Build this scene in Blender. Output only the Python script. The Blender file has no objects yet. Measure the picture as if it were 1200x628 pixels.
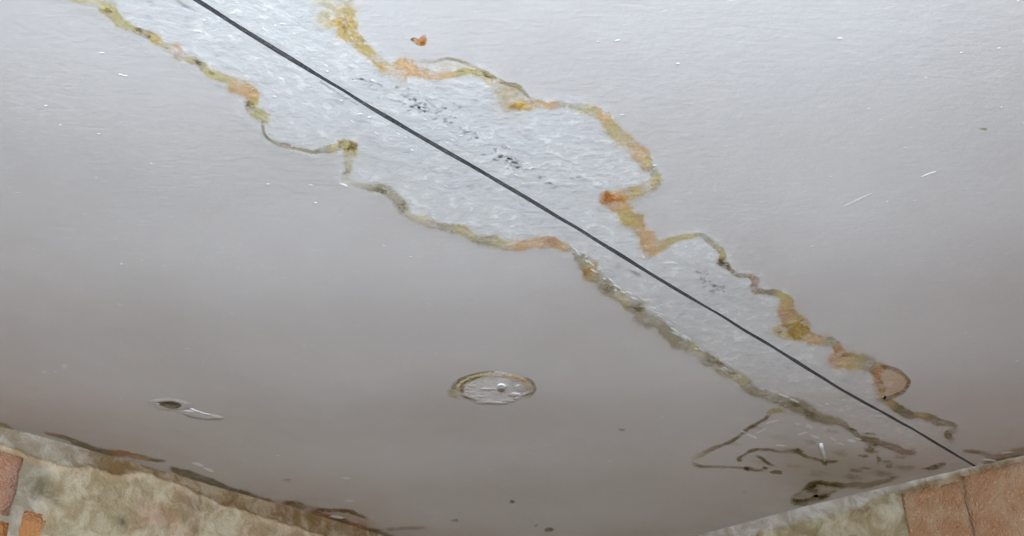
import bpy, math, random
import numpy as np
from mathutils import Vector, Matrix, noise as mn

random.seed(7)
rng = np.random.default_rng(7)
S = bpy.context.scene
C = S.collection

# ------------------------------------------------------------------ camera
F_PX = 1298.0                       # focal length in pixels of a 1200 px wide frame
PITCH = math.atan(748 / F_PX)
AZ = math.radians(43.2)             # camera heading; +X runs along the slab joint, +Y towards the left wall
CAM = Vector((0, 0, 1.40))
HC = 2.60                           # ceiling height
fh = Vector((math.cos(AZ), math.sin(AZ), 0))
FWD = fh * math.cos(PITCH) + Vector((0, 0, math.sin(PITCH)))
RIGHT = Vector((math.sin(AZ), -math.cos(AZ), 0))
UP = RIGHT.cross(FWD)
cam = bpy.data.cameras.new('camera')
cam.sensor_width = 36; cam.lens = 36 * F_PX / 1200
cam.clip_start = 0.02
co = bpy.data.objects.new('camera', cam); C.objects.link(co)
co.matrix_world = Matrix(((RIGHT.x, UP.x, -FWD.x, CAM.x), (RIGHT.y, UP.y, -FWD.y, CAM.y),
                          (RIGHT.z, UP.z, -FWD.z, CAM.z), (0, 0, 0, 1)))
S.camera = co

# ------------------------------------------------------------------ world and light
w = bpy.data.worlds.new('world'); S.world = w; w.use_nodes = True
w.node_tree.nodes['Background'].inputs[0].default_value = (0.75, 0.87, 1.0, 1)
w.node_tree.nodes['Background'].inputs[1].default_value = 0.6

def cam_ray(px, py):
    return RIGHT * (px - 600) + UP * (314 - py) + FWD * F_PX
def on_ceiling(px, py):
    d = cam_ray(px, py); t = (HC - CAM.z) / d.z
    return CAM + d * t
CORNER = on_ceiling(621, 674)
XC, YC = CORNER.x, CORNER.y         # inner faces of the right wall (x = XC) and the left wall (y = YC)
YS = on_ceiling(690, 277).y         # the slab joint runs at y = YS
XB, YB = -1.15, -1.15               # the two walls behind the camera

def area_light(name, loc, aim, sx, sy, power, col):
    l = bpy.data.lights.new(name, 'AREA'); l.shape = 'RECTANGLE'; l.size = sx; l.size_y = sy
    l.energy = power; l.color = col
    o = bpy.data.objects.new(name, l); C.objects.link(o)
    o.location = loc
    o.rotation_euler = (Vector(aim)).to_track_quat('-Z', 'Y').to_euler()
    return o
# daylight entering through the two windows in the walls behind the camera
WIN1 = dict(c=-0.45, w=0.9, z0=1.20, z1=2.45)      # in the wall y = YB
WIN2 = dict(c=-0.45, w=0.9, z0=1.20, z1=2.45)      # in the wall x = XB
area_light('daylight_window_1', (WIN1['c'], YB - 0.17, 1.83), (0, 1, 0), WIN1['w'], 1.24, 42, (0.71, 0.86, 1.0))
area_light('daylight_window_2', (XB - 0.17, WIN2['c'], 1.83), (1, 0, 0), WIN2['w'], 1.24, 42, (0.71, 0.86, 1.0))

S.view_settings.view_transform = 'Standard'
S.view_settings.look = 'None'
S.view_settings.gamma = 1.0
S.view_settings.use_curve_mapping = False
S.view_settings.exposure = 2.80

# ------------------------------------------------------------------ material helpers
def new_mat(name):
    m = bpy.data.materials.new(name); m.use_nodes = True
    nt = m.node_tree; nt.nodes.clear()
    out = nt.nodes.new('ShaderNodeOutputMaterial')
    p = nt.nodes.new('ShaderNodeBsdfPrincipled')
    p.inputs['Roughness'].default_value = 0.9
    p.inputs['Specular IOR Level'].default_value = 0.2
    nt.links.new(p.outputs[0], out.inputs[0])
    return m, nt, p, out
def N(nt, t, **k):
    n = nt.nodes.new(t)
    for a, v in k.items():
        if a in ('noise_dimensions', 'operation', 'blend_type', 'data_type', 'attribute_name', 'feature', 'interpolation_type'):
            setattr(n, a, v)
        else:
            n.inputs[a].default_value = v
    return n
def coords(nt, scale=(1, 1, 1), rot=(0, 0, 0)):
    g = nt.nodes.new('ShaderNodeNewGeometry')          # world position: pieces of one surface share the grain
    m = nt.nodes.new('ShaderNodeMapping')
    m.inputs['Scale'].default_value = scale; m.inputs['Rotation'].default_value = rot
    nt.links.new(g.outputs['Position'], m.inputs['Vector'])
    return m.outputs[0]
def noise(nt, vec, scale, detail=5, rough=0.6, dist=0.0):
    n = N(nt, 'ShaderNodeTexNoise', Scale=scale, Detail=detail, Roughness=rough, Distortion=dist)
    nt.links.new(vec, n.inputs['Vector'])
    return n.outputs['Fac']
def ramp(nt, fac, a, b, lo=0.0, hi=1.0):
    n = N(nt, 'ShaderNodeMapRange')
    n.interpolation_type = 'SMOOTHSTEP'
    n.inputs['From Min'].default_value = a; n.inputs['From Max'].default_value = b
    n.inputs['To Min'].default_value = lo; n.inputs['To Max'].default_value = hi
    nt.links.new(fac, n.inputs['Value'])
    return n.outputs[0]
def math_n(nt, op, a, b):
    n = nt.nodes.new('ShaderNodeMath'); n.operation = op
    for i, v in enumerate((a, b)):
        if isinstance(v, (int, float)): n.inputs[i].default_value = v
        else: nt.links.new(v, n.inputs[i])
    return n.outputs[0]
def mix(nt, fac, a, b, blend='MIX'):
    n = nt.nodes.new('ShaderNodeMix'); n.data_type = 'RGBA'; n.blend_type = blend
    for i, v in ((0, fac), (6, a), (7, b)):
        if isinstance(v, (int, float)): n.inputs[i].default_value = v
        elif isinstance(v, tuple): n.inputs[i].default_value = (*v, 1)
        else: nt.links.new(v, n.inputs[i])
    return n.outputs[2]
def bump(nt, p, h, strength, dist):
    b = nt.nodes.new('ShaderNodeBump')
    b.inputs['Strength'].default_value = strength; b.inputs['Distance'].default_value = dist
    nt.links.new(h, b.inputs['Height']); nt.links.new(b.outputs[0], p.inputs['Normal'])
def attr(nt, name, out='Fac'):
    n = nt.nodes.new('ShaderNodeAttribute'); n.attribute_name = name
    return n.outputs[out]

def mat_ceiling():
    m, nt, p, o = new_mat('limewashed_ceiling')
    v = coords(nt)
    vr = coords(nt, (1, 1, 1), (0, 0, math.radians(46.8)))        # strokes run across the room
    mp = nt.nodes.new('ShaderNodeMapping'); mp.inputs['Scale'].default_value = (0.45, 1.6, 1); nt.links.new(vr, mp.inputs['Vector']); vs = mp.outputs[0]
    bl = attr(nt, 'bloom'); dp = attr(nt, 'damp')
    n1 = noise(nt, v, 1.4, 3); n2 = noise(nt, v, 38, 6, 0.7); n3 = noise(nt, vs, 60, 4, 0.65); n4 = noise(nt, v, 9, 6, 0.65)
    base = mix(nt, ramp(nt, n1, 0.35, 0.65), (0.605, 0.57, 0.555), (0.635, 0.61, 0.60))
    base = mix(nt, ramp(nt, n4, 0.42, 0.75, 0, 0.35), base, (0.675, 0.65, 0.64))
    # lime bloom between the two tide lines
    k = math_n(nt, 'ADD', bl, math_n(nt, 'MULTIPLY', math_n(nt, 'SUBTRACT', n4, 0.5), 0.7))
    k = math_n(nt, 'MULTIPLY', ramp(nt, k, 0.12, 0.85), 0.9)
    base = mix(nt, k, base, (0.70, 0.70, 0.70))
    sp = math_n(nt, 'MULTIPLY', ramp(nt, n2, 0.50, 0.62), math_n(nt, 'MULTIPLY', bl, ramp(nt, n4, 0.42, 0.56)))
    base = mix(nt, math_n(nt, 'MULTIPLY', sp, 0.9), base, (0.90, 0.89, 0.88))
    sd = math_n(nt, 'MULTIPLY', ramp(nt, n2, 0.48, 0.36), math_n(nt, 'MULTIPLY', bl, ramp(nt, n4, 0.54, 0.42)))
    base = mix(nt, math_n(nt, 'MULTIPLY', sd, 0.75), base, (0.50, 0.52, 0.55))
    # pale trowel streaks everywhere
    base = mix(nt, ramp(nt, n3, 0.60, 0.74, 0, 0.40), base, (0.74, 0.73, 0.73))
    # brownish cast, stronger towards the walls and inside the looping stain
    dk = ramp(nt, math_n(nt, 'ADD', dp, math_n(nt, 'MULTIPLY', math_n(nt, 'SUBTRACT', n4, 0.5), 0.6)), 0.1, 1.0)
    base = mix(nt, math_n(nt, 'MULTIPLY', dk, 0.75), base, (0.42, 0.365, 0.29))
    nt.links.new(base, p.inputs['Base Color'])
    h = math_n(nt, 'ADD', math_n(nt, 'MULTIPLY', n3, 0.22), math_n(nt, 'MULTIPLY', n2, math_n(nt, 'ADD', 0.4, math_n(nt, 'MULTIPLY', bl, 1.0))))
    bump(nt, p, h, 0.42, 0.005)
    return m

def mat_stain():
    """a stain soaked into the limewash: a clear tinted film, light passes it on the way in and on the way out"""
    m, nt, p, o = new_mat('water_stain'); nt.nodes.remove(p)
    v = coords(nt)
    tint = attr(nt, 'tint', 'Color'); al = attr(nt, 'tint', 'Alpha')
    n0 = noise(nt, v, 20, 4, 0.6, 0.5); n1 = noise(nt, v, 55, 5, 0.7); n2 = noise(nt, v, 160, 4, 0.7)
    c = mix(nt, ramp(nt, n1, 0.35, 0.7), mix(nt, 1.0, tint, (0.80, 0.76, 0.70), 'MULTIPLY'), mix(nt, 0.15, tint, (0.85, 0.82, 0.74)))
    c = mix(nt, 1.0, c, (1 / 0.66, 1 / 0.66, 1 / 0.66), 'MULTIPLY')
    k = math_n(nt, 'MULTIPLY', ramp(nt, n1, 0.36, 0.60, 0.50, 1.50), ramp(nt, n0, 0.32, 0.60, 0.60, 1.30))
    k = math_n(nt, 'MULTIPLY', k, ramp(nt, n2, 0.36, 0.62, 0.62, 1.30))
    a = math_n(nt, 'MINIMUM', math_n(nt, 'MULTIPLY', al, k), 1.0)
    f = mix(nt, a, (1.0, 1.0, 1.0), c)
    f = mix(nt, 1.0, f, (1.0, 1.0, 1.0), 'DARKEN')
    g = nt.nodes.new('ShaderNodeGamma'); g.inputs['Gamma'].default_value = 0.5
    nt.links.new(f, g.inputs['Color'])
    t = nt.nodes.new('ShaderNodeBsdfTransparent')
    nt.links.new(g.outputs[0], t.inputs[0]); nt.links.new(t.outputs[0], o.inputs[0])
    return m

def mat_wall(name):
    m, nt, p, o = new_mat(name)
    v = coords(nt)
    tint = attr(nt, 'tint', 'Color')
    n1 = noise(nt, v, 14, 6, 0.65, 0.6); n2 = noise(nt, v, 70, 5, 0.7); n3 = noise(nt, v, 5, 4)
    c = mix(nt, ramp(nt, n1, 0.38, 0.66), mix(nt, 1.0, tint, (0.70, 0.66, 0.58), 'MULTIPLY'), mix(nt, 0.25, tint, (0.72, 0.66, 0.56)))
    c = mix(nt, ramp(nt, n3, 0.52, 0.7, 0, 0.30), c, (0.45, 0.40, 0.28))
    c = mix(nt, ramp(nt, n2, 0.40, 0.28, 0, 0.6), c, (0.22, 0.18, 0.12))
    c = mix(nt, 1.0, c, (0.80, 0.78, 0.75), 'MULTIPLY')
    nt.links.new(c, p.inputs['Base Color'])
    bump(nt, p, math_n(nt, 'ADD', n1, n2), 0.8, 0.010)
    return m

def mat_rough(name, a, b, dark, scale=60, bstr=0.8, bdist=0.006):
    m, nt, p, o = new_mat(name)
    v = coords(nt)
    n1 = noise(nt, v, scale, 6, 0.7); n2 = noise(nt, v, scale * 0.2, 4); n3 = noise(nt, v, scale * 2.5, 3, 0.7)
    c = mix(nt, ramp(nt, n2, 0.35, 0.65), a, b)
    c = mix(nt, ramp(nt, n1, 0.45, 0.30, 0, 0.7), c, dark)
    c = mix(nt, ramp(nt, n3, 0.57, 0.66, 0, 0.55), c, tuple(min(1, x * 1.5 + 0.1) for x in b))
    nt.links.new(c, p.inputs['Base Color'])
    bump(nt, p, math_n(nt, 'ADD', n1, n3), bstr, bdist)
    return m

M_CEIL = mat_ceiling(); M_STAIN = mat_stain(); M_WALL = mat_wall('old_limewash_plaster')
M_PATCH = mat_rough('lime_patch', (0.55, 0.515, 0.49), (0.63, 0.595, 0.57), (0.45, 0.42, 0.38), 90, 0.5, 0.003)
M_FLAKE = mat_rough('paint_flake', (0.66, 0.655, 0.65), (0.71, 0.705, 0.70), (0.60, 0.59, 0.58), 120, 0.3, 0.001)
M_JOINT = mat_rough('dark_joint', (0.070, 0.072, 0.076), (0.105, 0.105, 0.108), (0.045, 0.045, 0.045), 80)
M_BRICK = mat_rough('orange_clay', (0.51, 0.21, 0.065), (0.54, 0.26, 0.11), (0.34, 0.16, 0.07), 45, 1.0, 0.012)
M_BRICKP = mat_rough('pink_clay', (0.48, 0.23, 0.12), (0.53, 0.30, 0.22), (0.30, 0.13, 0.07), 50, 1.0, 0.014)
M_BLOCK = mat_rough('terracotta_block', (0.49, 0.245, 0.120), (0.56, 0.350, 0.210), (0.31, 0.15, 0.08), 62, 1.0, 0.016)
M_FLOOR = mat_rough('earth_screed', (0.13, 0.080, 0.055), (0.17, 0.105, 0.075), (0.08, 0.05, 0.035), 20)
M_METAL = mat_rough('painted_frame', (0.55, 0.54, 0.50), (0.60, 0.59, 0.56), (0.45, 0.44, 0.41), 40, 0.2, 0.001)
def mat_glass():
    m, nt, p, o = new_mat('window_glass')
    t = nt.nodes.new('ShaderNodeBsdfTransparent'); g = nt.nodes.new('ShaderNodeBsdfGlossy'); mx = nt.nodes.new('ShaderNodeMixShader')
    g.inputs['Roughness'].default_value = 0.02; mx.inputs[0].default_value = 0.08
    nt.links.new(t.outputs[0], mx.inputs[1]); nt.links.new(g.outputs[0], mx.inputs[2]); nt.links.new(mx.outputs[0], o.inputs[0])
    return m
M_GLASS = mat_glass()

# ------------------------------------------------------------------ mesh helpers
def link(name, me, mat, parent=None, label=None, kind=None):
    if mat: me.materials.append(mat)
    o = bpy.data.objects.new(name, me); C.objects.link(o)
    if parent: o.parent = parent
    if label: o['label'] = label
    if kind: o['kind'] = kind
    return o
def mesh(name, v, f, smooth=False):
    me = bpy.data.meshes.new(name); me.from_pydata([tuple(x) for x in v], [], f); me.update()
    if smooth: me.polygons.foreach_set('use_smooth', [True] * len(me.polygons))
    return me
def fattr(me, name, vals):
    a = me.attributes.new(name, 'FLOAT', 'POINT'); a.data.foreach_set('value', np.asarray(vals, dtype=np.float32))
def cattr(me, name, cols):
    a = me.attributes.new(name, 'FLOAT_COLOR', 'POINT'); a.data.foreach_set('color', np.asarray(cols, dtype=np.float32).ravel())
def box_mesh(name, a, b):
    (x0, y0, z0), (x1, y1, z1) = a, b
    v = [(x, y, z) for z in (z0, z1) for y in (y0, y1) for x in (x0, x1)]
    f = [(0, 2, 3, 1), (4, 5, 7, 6), (0, 1, 5, 4), (2, 6, 7, 3), (0, 4, 6, 2), (1, 3, 7, 5)]
    return mesh(name, v, f)
def grid_faces(nu, nv, flip=False):
    f = []
    for i in range(nu - 1):
        for j in range(nv - 1):
            q = (i * nv + j, (i + 1) * nv + j, (i + 1) * nv + j + 1, i * nv + j + 1)
            f.append(q[::-1] if flip else q)
    return f
def sine_h(x, y):                       # hand-trowelled undulation of the ceiling, metres (positive is down)
    return (0.0035 * np.sin(1.9 * x + 2.3 * y + 0.6) + 0.0022 * np.sin(4.1 * x - 3.0 * y + 1.1)
            + 0.0012 * np.sin(7.7 * x + 5.9 * y) + 0.0010 * np.sin(-6.1 * x + 9.3 * y + 2.0))
def zc(x, y): return HC - sine_h(x, y)
def seg_dist(px, py, pts):
    d = np.full(px.shape, 1e9)
    for (ax, ay), (bx, by) in zip(pts[:-1], pts[1:]):
        ex, ey = bx - ax, by - ay; L = ex * ex + ey * ey + 1e-12
        t = np.clip(((px - ax) * ex + (py - ay) * ey) / L, 0, 1)
        d = np.minimum(d, np.hypot(px - ax - t * ex, py - ay - t * ey))
    return d
def inside(px, py, poly):
    r = np.zeros(px.shape, bool); n = len(poly)
    for i in range(n):
        (ax, ay), (bx, by) = poly[i], poly[(i + 1) % n]
        if ay == by: continue
        c = ((ay > py) != (by > py)) & (px < (bx - ax) * (py - ay) / (by - ay) + ax)
        r ^= c
    return r
def smooth(a, b, x):
    t = np.clip((x - a) / (b - a), 0, 1); return t * t * (3 - 2 * t)
def cxy(px, py):
    p = on_ceiling(px, py); return (p.x, p.y)
def wob(t, seed, f=1.0):                # cheap 1-D noise in -1..1
    return mn.noise(Vector((t * f, seed * 7.31, 1.7)))

# ------------------------------------------------------------------ traced stain lines: pixel x, y, half width, tint, coverage
TINT = dict(O=(0.60, 0.45, 0.17), Y=(0.56, 0.49, 0.23), T=(0.63, 0.55, 0.39), P=(0.68, 0.44, 0.22),
            R=(0.56, 0.29, 0.10), G=(0.40, 0.36, 0.25), D=(0.27, 0.22, 0.12), V=(0.42, 0.30, 0.24))
A_MAIN = [(393,-12,27,'T',.5),(395,4,25,'T',.55),(399,18,21,'O',.6),(407,32,13,'O',.75),(416,47,8,'O',.85),(427,57,7,'O',.8),(440,67,6,'O',.75),
          (453,77,9,'T',.75),(466,81,12,'P',.6),(480,82,14,'P',.7),(492,86,7,'P',.6),(515,89,4,'P',.75),(540,85,5,'Y',.7),(560,88,5,'Y',.75),(576,95,6,'O',.75),
          (588,106,10,'T',.7),(600,117,15,'T',.7),(612,125,8,'O',.65),(628,123,5,'P',.7),(642,126,4,'P',.75),(667,125,5,'G',.5),(690,131,6,'Y',.75),
          (707,139,8,'P',.8),(720,154,9,'Y',.8),(735,167,9,'O',.75),(747,180,9,'P',.85),(757,192,9,'O',.9),(766,203,7,'G',.6),(769,212,7,'Y',.6),
          (760,222,7,'T',.65),(742,229,8,'O',.75),(722,233,8,'P',.85),(708,232,6,'R',.8)]
A_MID = [(701,232,4,'R',.8),(712,235,8,'R',.75),(724,241,9,'P',.85),(732,250,10,'O',.8),(740,262,11,'O',.85),(754,274,11,'P',.8),(765,286,11,'P',.85),
         (777,287,6,'O',.75),(792,280,4,'Y',.75),(810,277,3,'Y',.6),(822,276,3,'G',.65),(835,285,3.5,'G',.75),(847,297,4,'Y',.75),(846,307,4,'D',.6),
         (853,313,3.5,'D',.7),(864,321,3,'D',.65),(877,323,3,'V',.7),(884,329,5,'V',.75),(886,338,5,'V',.7),(900,342,3,'D',.7),(914,344,4,'Y',.8),
         (922,353,8,'O',.8),(920,365,9,'R',.65),(931,376,13,'O',.75),(937,388,11,'O',.7),(955,396,7,'P',.7),(974,399,6,'G',.7),(982,409,7,'R',.7),
         (982,419,12,'P',.85),(1000,422,10,'O',.7),(1020,424,9,'G',.65),(1036,434,10,'P',.7)]
A_LOW = [(1034,467,4,'G',.35),(1044,471,6,'O',.75),(1052,478,5,'D',.75),(1066,485,5,'D',.6),(1080,486,4,'Y',.8),(1095,492,6,'D',.7),(1108,495,4,'G',.7),
         (1118,498,3.5,'D',.6),(1119,504,3,'G',.7),(1110,509,4,'D',.75),(1114,514,4,'D',.65),(1119,517,4,'D',.6)]
B_MAIN = [(78,-4,5,'Y',.4),(90,2,5,'Y',.5),(108,5,6,'Y',.55),(124,12,9,'Y',.75),(132,22,7,'Y',.65),(142,31,6,'Y',.6),(153,36,5,'Y',.75),(165,41,5,'G',.75),
          (180,49,6,'O',.75),(193,57,5,'O',.75),(207,63,7,'R',.55),(220,71,5,'Y',.6),(231,75,6,'G',.8),(247,86,5,'Y',.65),(264,94,8,'Y',.7),(280,104,9,'P',.75),
          (296,111,9,'P',.85),(297,119,8,'O',.8),(291,126,5,'G',.75),(297,134,7,'Y',.75),(308,137,8,'Y',.75),(318,138,7,'Y',.6)]
B_THIN = [(307,143,2,'G',.6),(308,153,1.8,'G',.7),(314,163,1.8,'G',.7),(325,169,2,'G',.7),(338,172,3,'V',.55),(352,175,2,'G',.7),(366,178,2,'G',.8),(380,176,4,'G',.7),
          (392,174,6,'Y',.75),(404,170,9,'Y',.8),(413,171,8,'Y',.85),(410,181,8,'Y',.65),(408,191,6,'T',.6),(407,201,4,'G',.6),(403,209,4,'T',.55),(416,215,3,'T',.55),
          (435,219,4.5,'G',.65),(450,222,6,'G',.6),(465,234,7,'G',.5),(475,243,7,'G',.5),(480,251,5,'T',.5),(497,258,6,'T',.45),(520,265,5,'G',.55),(545,272,6,'Y',.65),
          (567,279,7,'G',.55),(590,286,6,'Y',.6),(610,287,6,'P',.65),(632,285,6,'P',.75),(645,284,6,'R',.55),(660,289,5,'P',.65),(671,293,4,'G',.6),(681,306,9,'G',.55),
          (691,319,11,'O',.65),(703,329,9,'G',.75),(714,339,9,'G',.65),(728,349,8,'Y',.6),(745,359,8,'G',.75),(757,372,9,'G',.6),(775,381,8,'G',.7),(793,397,8,'G',.65),
          (815,411,6,'Y',.6),(834,421,7,'G',.7),(850,432,6,'G',.6),(866,442,6,'Y',.55),(884,456,6,'G',.65),(903,464,6,'G',.7),(923,470,7,'G',.75),(945,479,9,'G',.85),
          (964,490,7,'G',.85),(982,494,4,'G',.75),(996,502,3,'D',.55),(1008,512,4,'D',.7),(1024,516,5,'D',.7),(1036,521,4,'D',.55),(1050,524,4,'V',.6),(1061,530,4,'V',.65),
          (1074,529,4,'V',.6)]
def mixt(a, b, t): return tuple(x + (y - x) * t for x, y in zip(a, b))
def spline(pts, step=1.6):
    """Catmull-Rom through traced points; returns x, y, half width, tint rgb, coverage per sample."""
    P = [np.array([p[0], p[1], p[2], *TINT[p[3]], p[4]], float) for p in pts]
    out = []
    for i in range(len(P) - 1):
        p0, p1, p2, p3 = P[max(i - 1, 0)], P[i], P[i + 1], P[min(i + 2, len(P) - 1)]
        n = max(2, int(np.hypot(*(p2 - p1)[:2]) / step))
        for k in range(n):
            t = k / n
            q = 0.5 * ((2 * p1) + (p2 - p0) * t + (2 * p0 - 5 * p1 + 4 * p2 - p3) * t * t + (3 * p1 - p0 - 3 * p2 + p3) * t ** 3)
            q[2:] = p1[2:] + (p2 - p1)[2:] * (t * t * (3 - 2 * t))
            out.append(q)
    out.append(P[-1])
    return np.array(out)

class Film:
    """A thin stain film lying against the underside of the ceiling."""
    def __init__(s, off): s.v, s.f, s.c, s.off = [], [], [], off
    def add(s, px, py, col, a, extra=0.0):
        p = on_ceiling(px, py)
        s.v.append((p.x, p.y, float(zc(p.x, p.y)) - s.off - extra)); s.c.append((*col, a))
    def ribbon(s, pts, seed=0, rim=0.35, taper=True, nx=13, wander=0.35, wk=1.0):
        s.off += 0.000012
        q = spline(pts); n = len(q); base = len(s.v)
        d = np.gradient(q[:, :2], axis=0)
        k = np.ones(5) / 5
        for a in (0, 1): d[:, a] = np.convolve(np.pad(d[:, a], 2, mode='edge'), k, 'valid')
        d /= np.linalg.norm(d, axis=1)[:, None] + 1e-9
        for i in range(n):
            x, y, hw = q[i, :3]; col = q[i, 3:6]; cov = q[i, 6]
            nxv, nyv = -d[i, 1], d[i, 0]
            wl = 1 + 0.45 * wob(i, seed, 0.13) + 0.25 * wob(i, seed + 3, 0.45)
            wr = 1 + 0.45 * wob(i, seed + 5, 0.13) + 0.25 * wob(i, seed + 8, 0.45)
            sh = hw * wander * wob(i, seed + 11, 0.10)
            e = min(1.0, (min(i, n - 1 - i) + 0.5) / 5) if taper else 1.0
            rl = rim * max(0, wob(i, seed + 13, 0.09) + 0.45); rr = rim * max(0, wob(i, seed + 17, 0.09) + 0.45)
            for j in range(nx):
                u = -1 + 2 * j / (nx - 1)
                wd = hw * 1.75 * wk * (wl if u < 0 else wr)
                r = (rl if u < 0 else rr) * math.exp(-((abs(u) - 0.42) / 0.12) ** 2)
                cc = tuple(c * (1 - 0.75 * r) for c in col)
                al = ((cov + 0.4 * r) * float(1 - smooth(0.28, 0.72, abs(u))) + 0.16 * float(1 - smooth(0.5, 1.0, abs(u)))) * e
                cc = mixt(cc, (0.62, 0.54, 0.34), float(smooth(.5, .8, abs(u))) * .8)
                s.add(x + nxv * (u * wd + sh), y + nyv * (u * wd + sh), cc, al)
        for i in range(n - 1):
            for j in range(nx - 1):
                a = base + i * nx + j
                s.f.append((a, a + 1, a + nx + 1, a + nx))
        return s
    def blob(s, outline, tint, cov, rimtint=None, seed=0, rings=7, jit=0.12, extra=0.00004, soft=0.72):
        s.off += 0.000004
        col = TINT[tint]; rc = TINT[rimtint] if rimtint else col
        o = np.array(outline, float); ctr = o.mean(0); pts = []
        for i in range(len(o)):
            p0, p1, p2, p3 = o[i - 1], o[i], o[(i + 1) % len(o)], o[(i + 2) % len(o)]
            n = max(2, int(np.hypot(*(p2 - p1)) / 2.0))
            for k in range(n):
                t = k / n
                pts.append(0.5 * ((2 * p1) + (p2 - p0) * t + (2 * p0 - 5 * p1 + 4 * p2 - p3) * t * t + (3 * p1 - p0 - 3 * p2 + p3) * t ** 3))
        n = len(pts); base = len(s.v)
        s.add(*ctr, col, cov, extra)
        for r in range(1, rings + 1):
            k = r / rings
            rm = math.exp(-((k - 0.78) / 0.13) ** 2)
            for i in range(n):
                jj = 1 + jit * wob(i, seed, 0.3)
                p = ctr + (pts[i] - ctr) * k * 1.12 * jj
                c = tuple(a + (b - a) * rm for a, b in zip(col, rc))
                s.add(*p, c, (cov + (0.15 * rm if rimtint else 0)) * float(1 - smooth(soft, 1.0, k)), extra)
        for i in range(n):
            s.f.append((base, base + 1 + i, base + 1 + (i + 1) % n))
        for r in range(rings - 1):
            for i in range(n):
                a = base + 1 + r * n; i2 = (i + 1) % n
                s.f.append((a + i, a + n + i, a + n + i2, a + i2))
        return s
    def dab(s, x, y, rx, ry, tint, cov, rot=0.0, seed=0):
        pts = []
        for k in range(13):
            t = k / 13 * 2 * math.pi; r = 1 + 0.75 * wob(k, seed + x * 0.37, 0.9)
            a, b = rx * r * math.cos(t), ry * r * math.sin(t)
            pts.append((x + a * math.cos(rot) - b * math.sin(rot), y + a * math.sin(rot) + b * math.cos(rot)))
        return s.blob(pts, tint, cov * 1.1, None, seed, rings=5, jit=0.12, soft=0.45)
    def build(s, name, parent, label=None, kind=None):
        me = mesh(name, s.v, s.f, True); cattr(me, 'tint', s.c)
        return link(name, me, M_STAIN, parent, label, kind)

# ------------------------------------------------------------------ ceiling: two slabs with an open joint between them
ceiling = bpy.data.objects.new('ceiling', None); C.objects.link(ceiling)
ceiling['kind'] = 'structure'
ceiling.location = (0, 0, 0)

lineA = [cxy(p[0], p[1]) for p in A_MAIN + A_MID[1:] + [(1060, 446), (1050, 470)] + A_LOW[2:]]
lineB = [cxy(p[0], p[1]) for p in B_MAIN + B_THIN]
band = lineA + lineB[::-1]
wallband = [cxy(1140, 546), cxy(1040, 572), cxy(930, 600)]
loopC = [cxy(*p) for p in [(945, 482), (900, 481), (865, 508), (810, 540), (870, 560), (925, 588), (1045, 570), (1140, 545), (1075, 525)]]
GAP = 0.0088
def slab(name, y0, y1, joint_at_low, label):
    step = 0.015
    xs = np.arange(XB - 0.10, XC + 0.10 + 1e-6, step)
    rows = np.concatenate([[0.0, 0.002, 0.006], np.arange(0.015, abs(y1 - y0), step), [abs(y1 - y0)]])
    ys = (y0 + rows) if joint_at_low else (y1 - rows)
    X, Y = np.meshgrid(xs, ys, indexing='ij')
    # ragged arris along the joint
    wig = np.array([0.0016 * wob(x, 21 if joint_at_low else 22, 3.0) + 0.0016 * wob(x, 23 if joint_at_low else 24, 14.0) + 0.0035 * wob(x, 30, 2.2) for x in xs])
    near = np.exp(-rows / 0.02)
    Y = Y + wig[:, None] * near[None, :]
    Z = zc(X, Y)
    v = np.stack([X, Y, Z], -1).reshape(-1, 3)
    nu, nv = X.shape
    f = grid_faces(nu, nv, flip=joint_at_low)
    # side of the joint and a back face to give the slab its thickness
    b0 = len(v)
    e = np.stack([X[:, 0], Y[:, 0], np.full(nu, HC + 0.12)], -1); g = np.stack([X[:, -1], Y[:, -1], np.full(nu, HC + 0.12)], -1)
    lip = np.stack([X[:, 0], Y[:, 0], Z[:, 0]], -1)
    v = np.concatenate([v, e, g, lip]); l0 = b0 + 2 * nu
    for i in range(nu - 1):
        q = (l0 + i, l0 + i + 1, b0 + i + 1, b0 + i); f.append(q if joint_at_low else q[::-1])
        q = (b0 + i, b0 + i + 1, b0 + nu + i + 1, b0 + nu + i); f.append(q if joint_at_low else q[::-1])
    me = mesh(name, v, f, True)
    px, py = v[:, 0], v[:, 1]
    d = np.minimum(seg_dist(px, py, lineA), seg_dist(px, py, lineB))
    ins = inside(px, py, band)
    bl = np.where(ins, 0.62 + 0.38 * smooth(0.0, 0.20, d), 0.62 * (1 - smooth(0, 0.04, d)))
    bl = bl * (0.35 + 0.65 * smooth(XC - 0.1, XC - 1.5, px))
    dw = np.minimum(XC - px, YC - py)
    inC = inside(px, py, loopC)
    damp = 0.55 * (1 - smooth(0.0, 0.75, dw)) + np.where(inC, 0.55 * smooth(0, 0.25, seg_dist(px, py, loopC + loopC[:1])), 0.0)  # brown tone rising towards the walls and inside the looping stain
    fattr(me, 'bloom', bl); fattr(me, 'damp', np.clip(damp, 0, 1))
    return link(name, me, M_CEIL, ceiling, label)
slab_l = slab('slab', YS + GAP / 2, YC + 0.10, True, 'grey limewashed slab with the round patch, left of the dark joint')
slab_r = slab('slab', YB - 0.10, YS - GAP / 2, False, 'pale limewashed slab, right of the dark joint')
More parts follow.
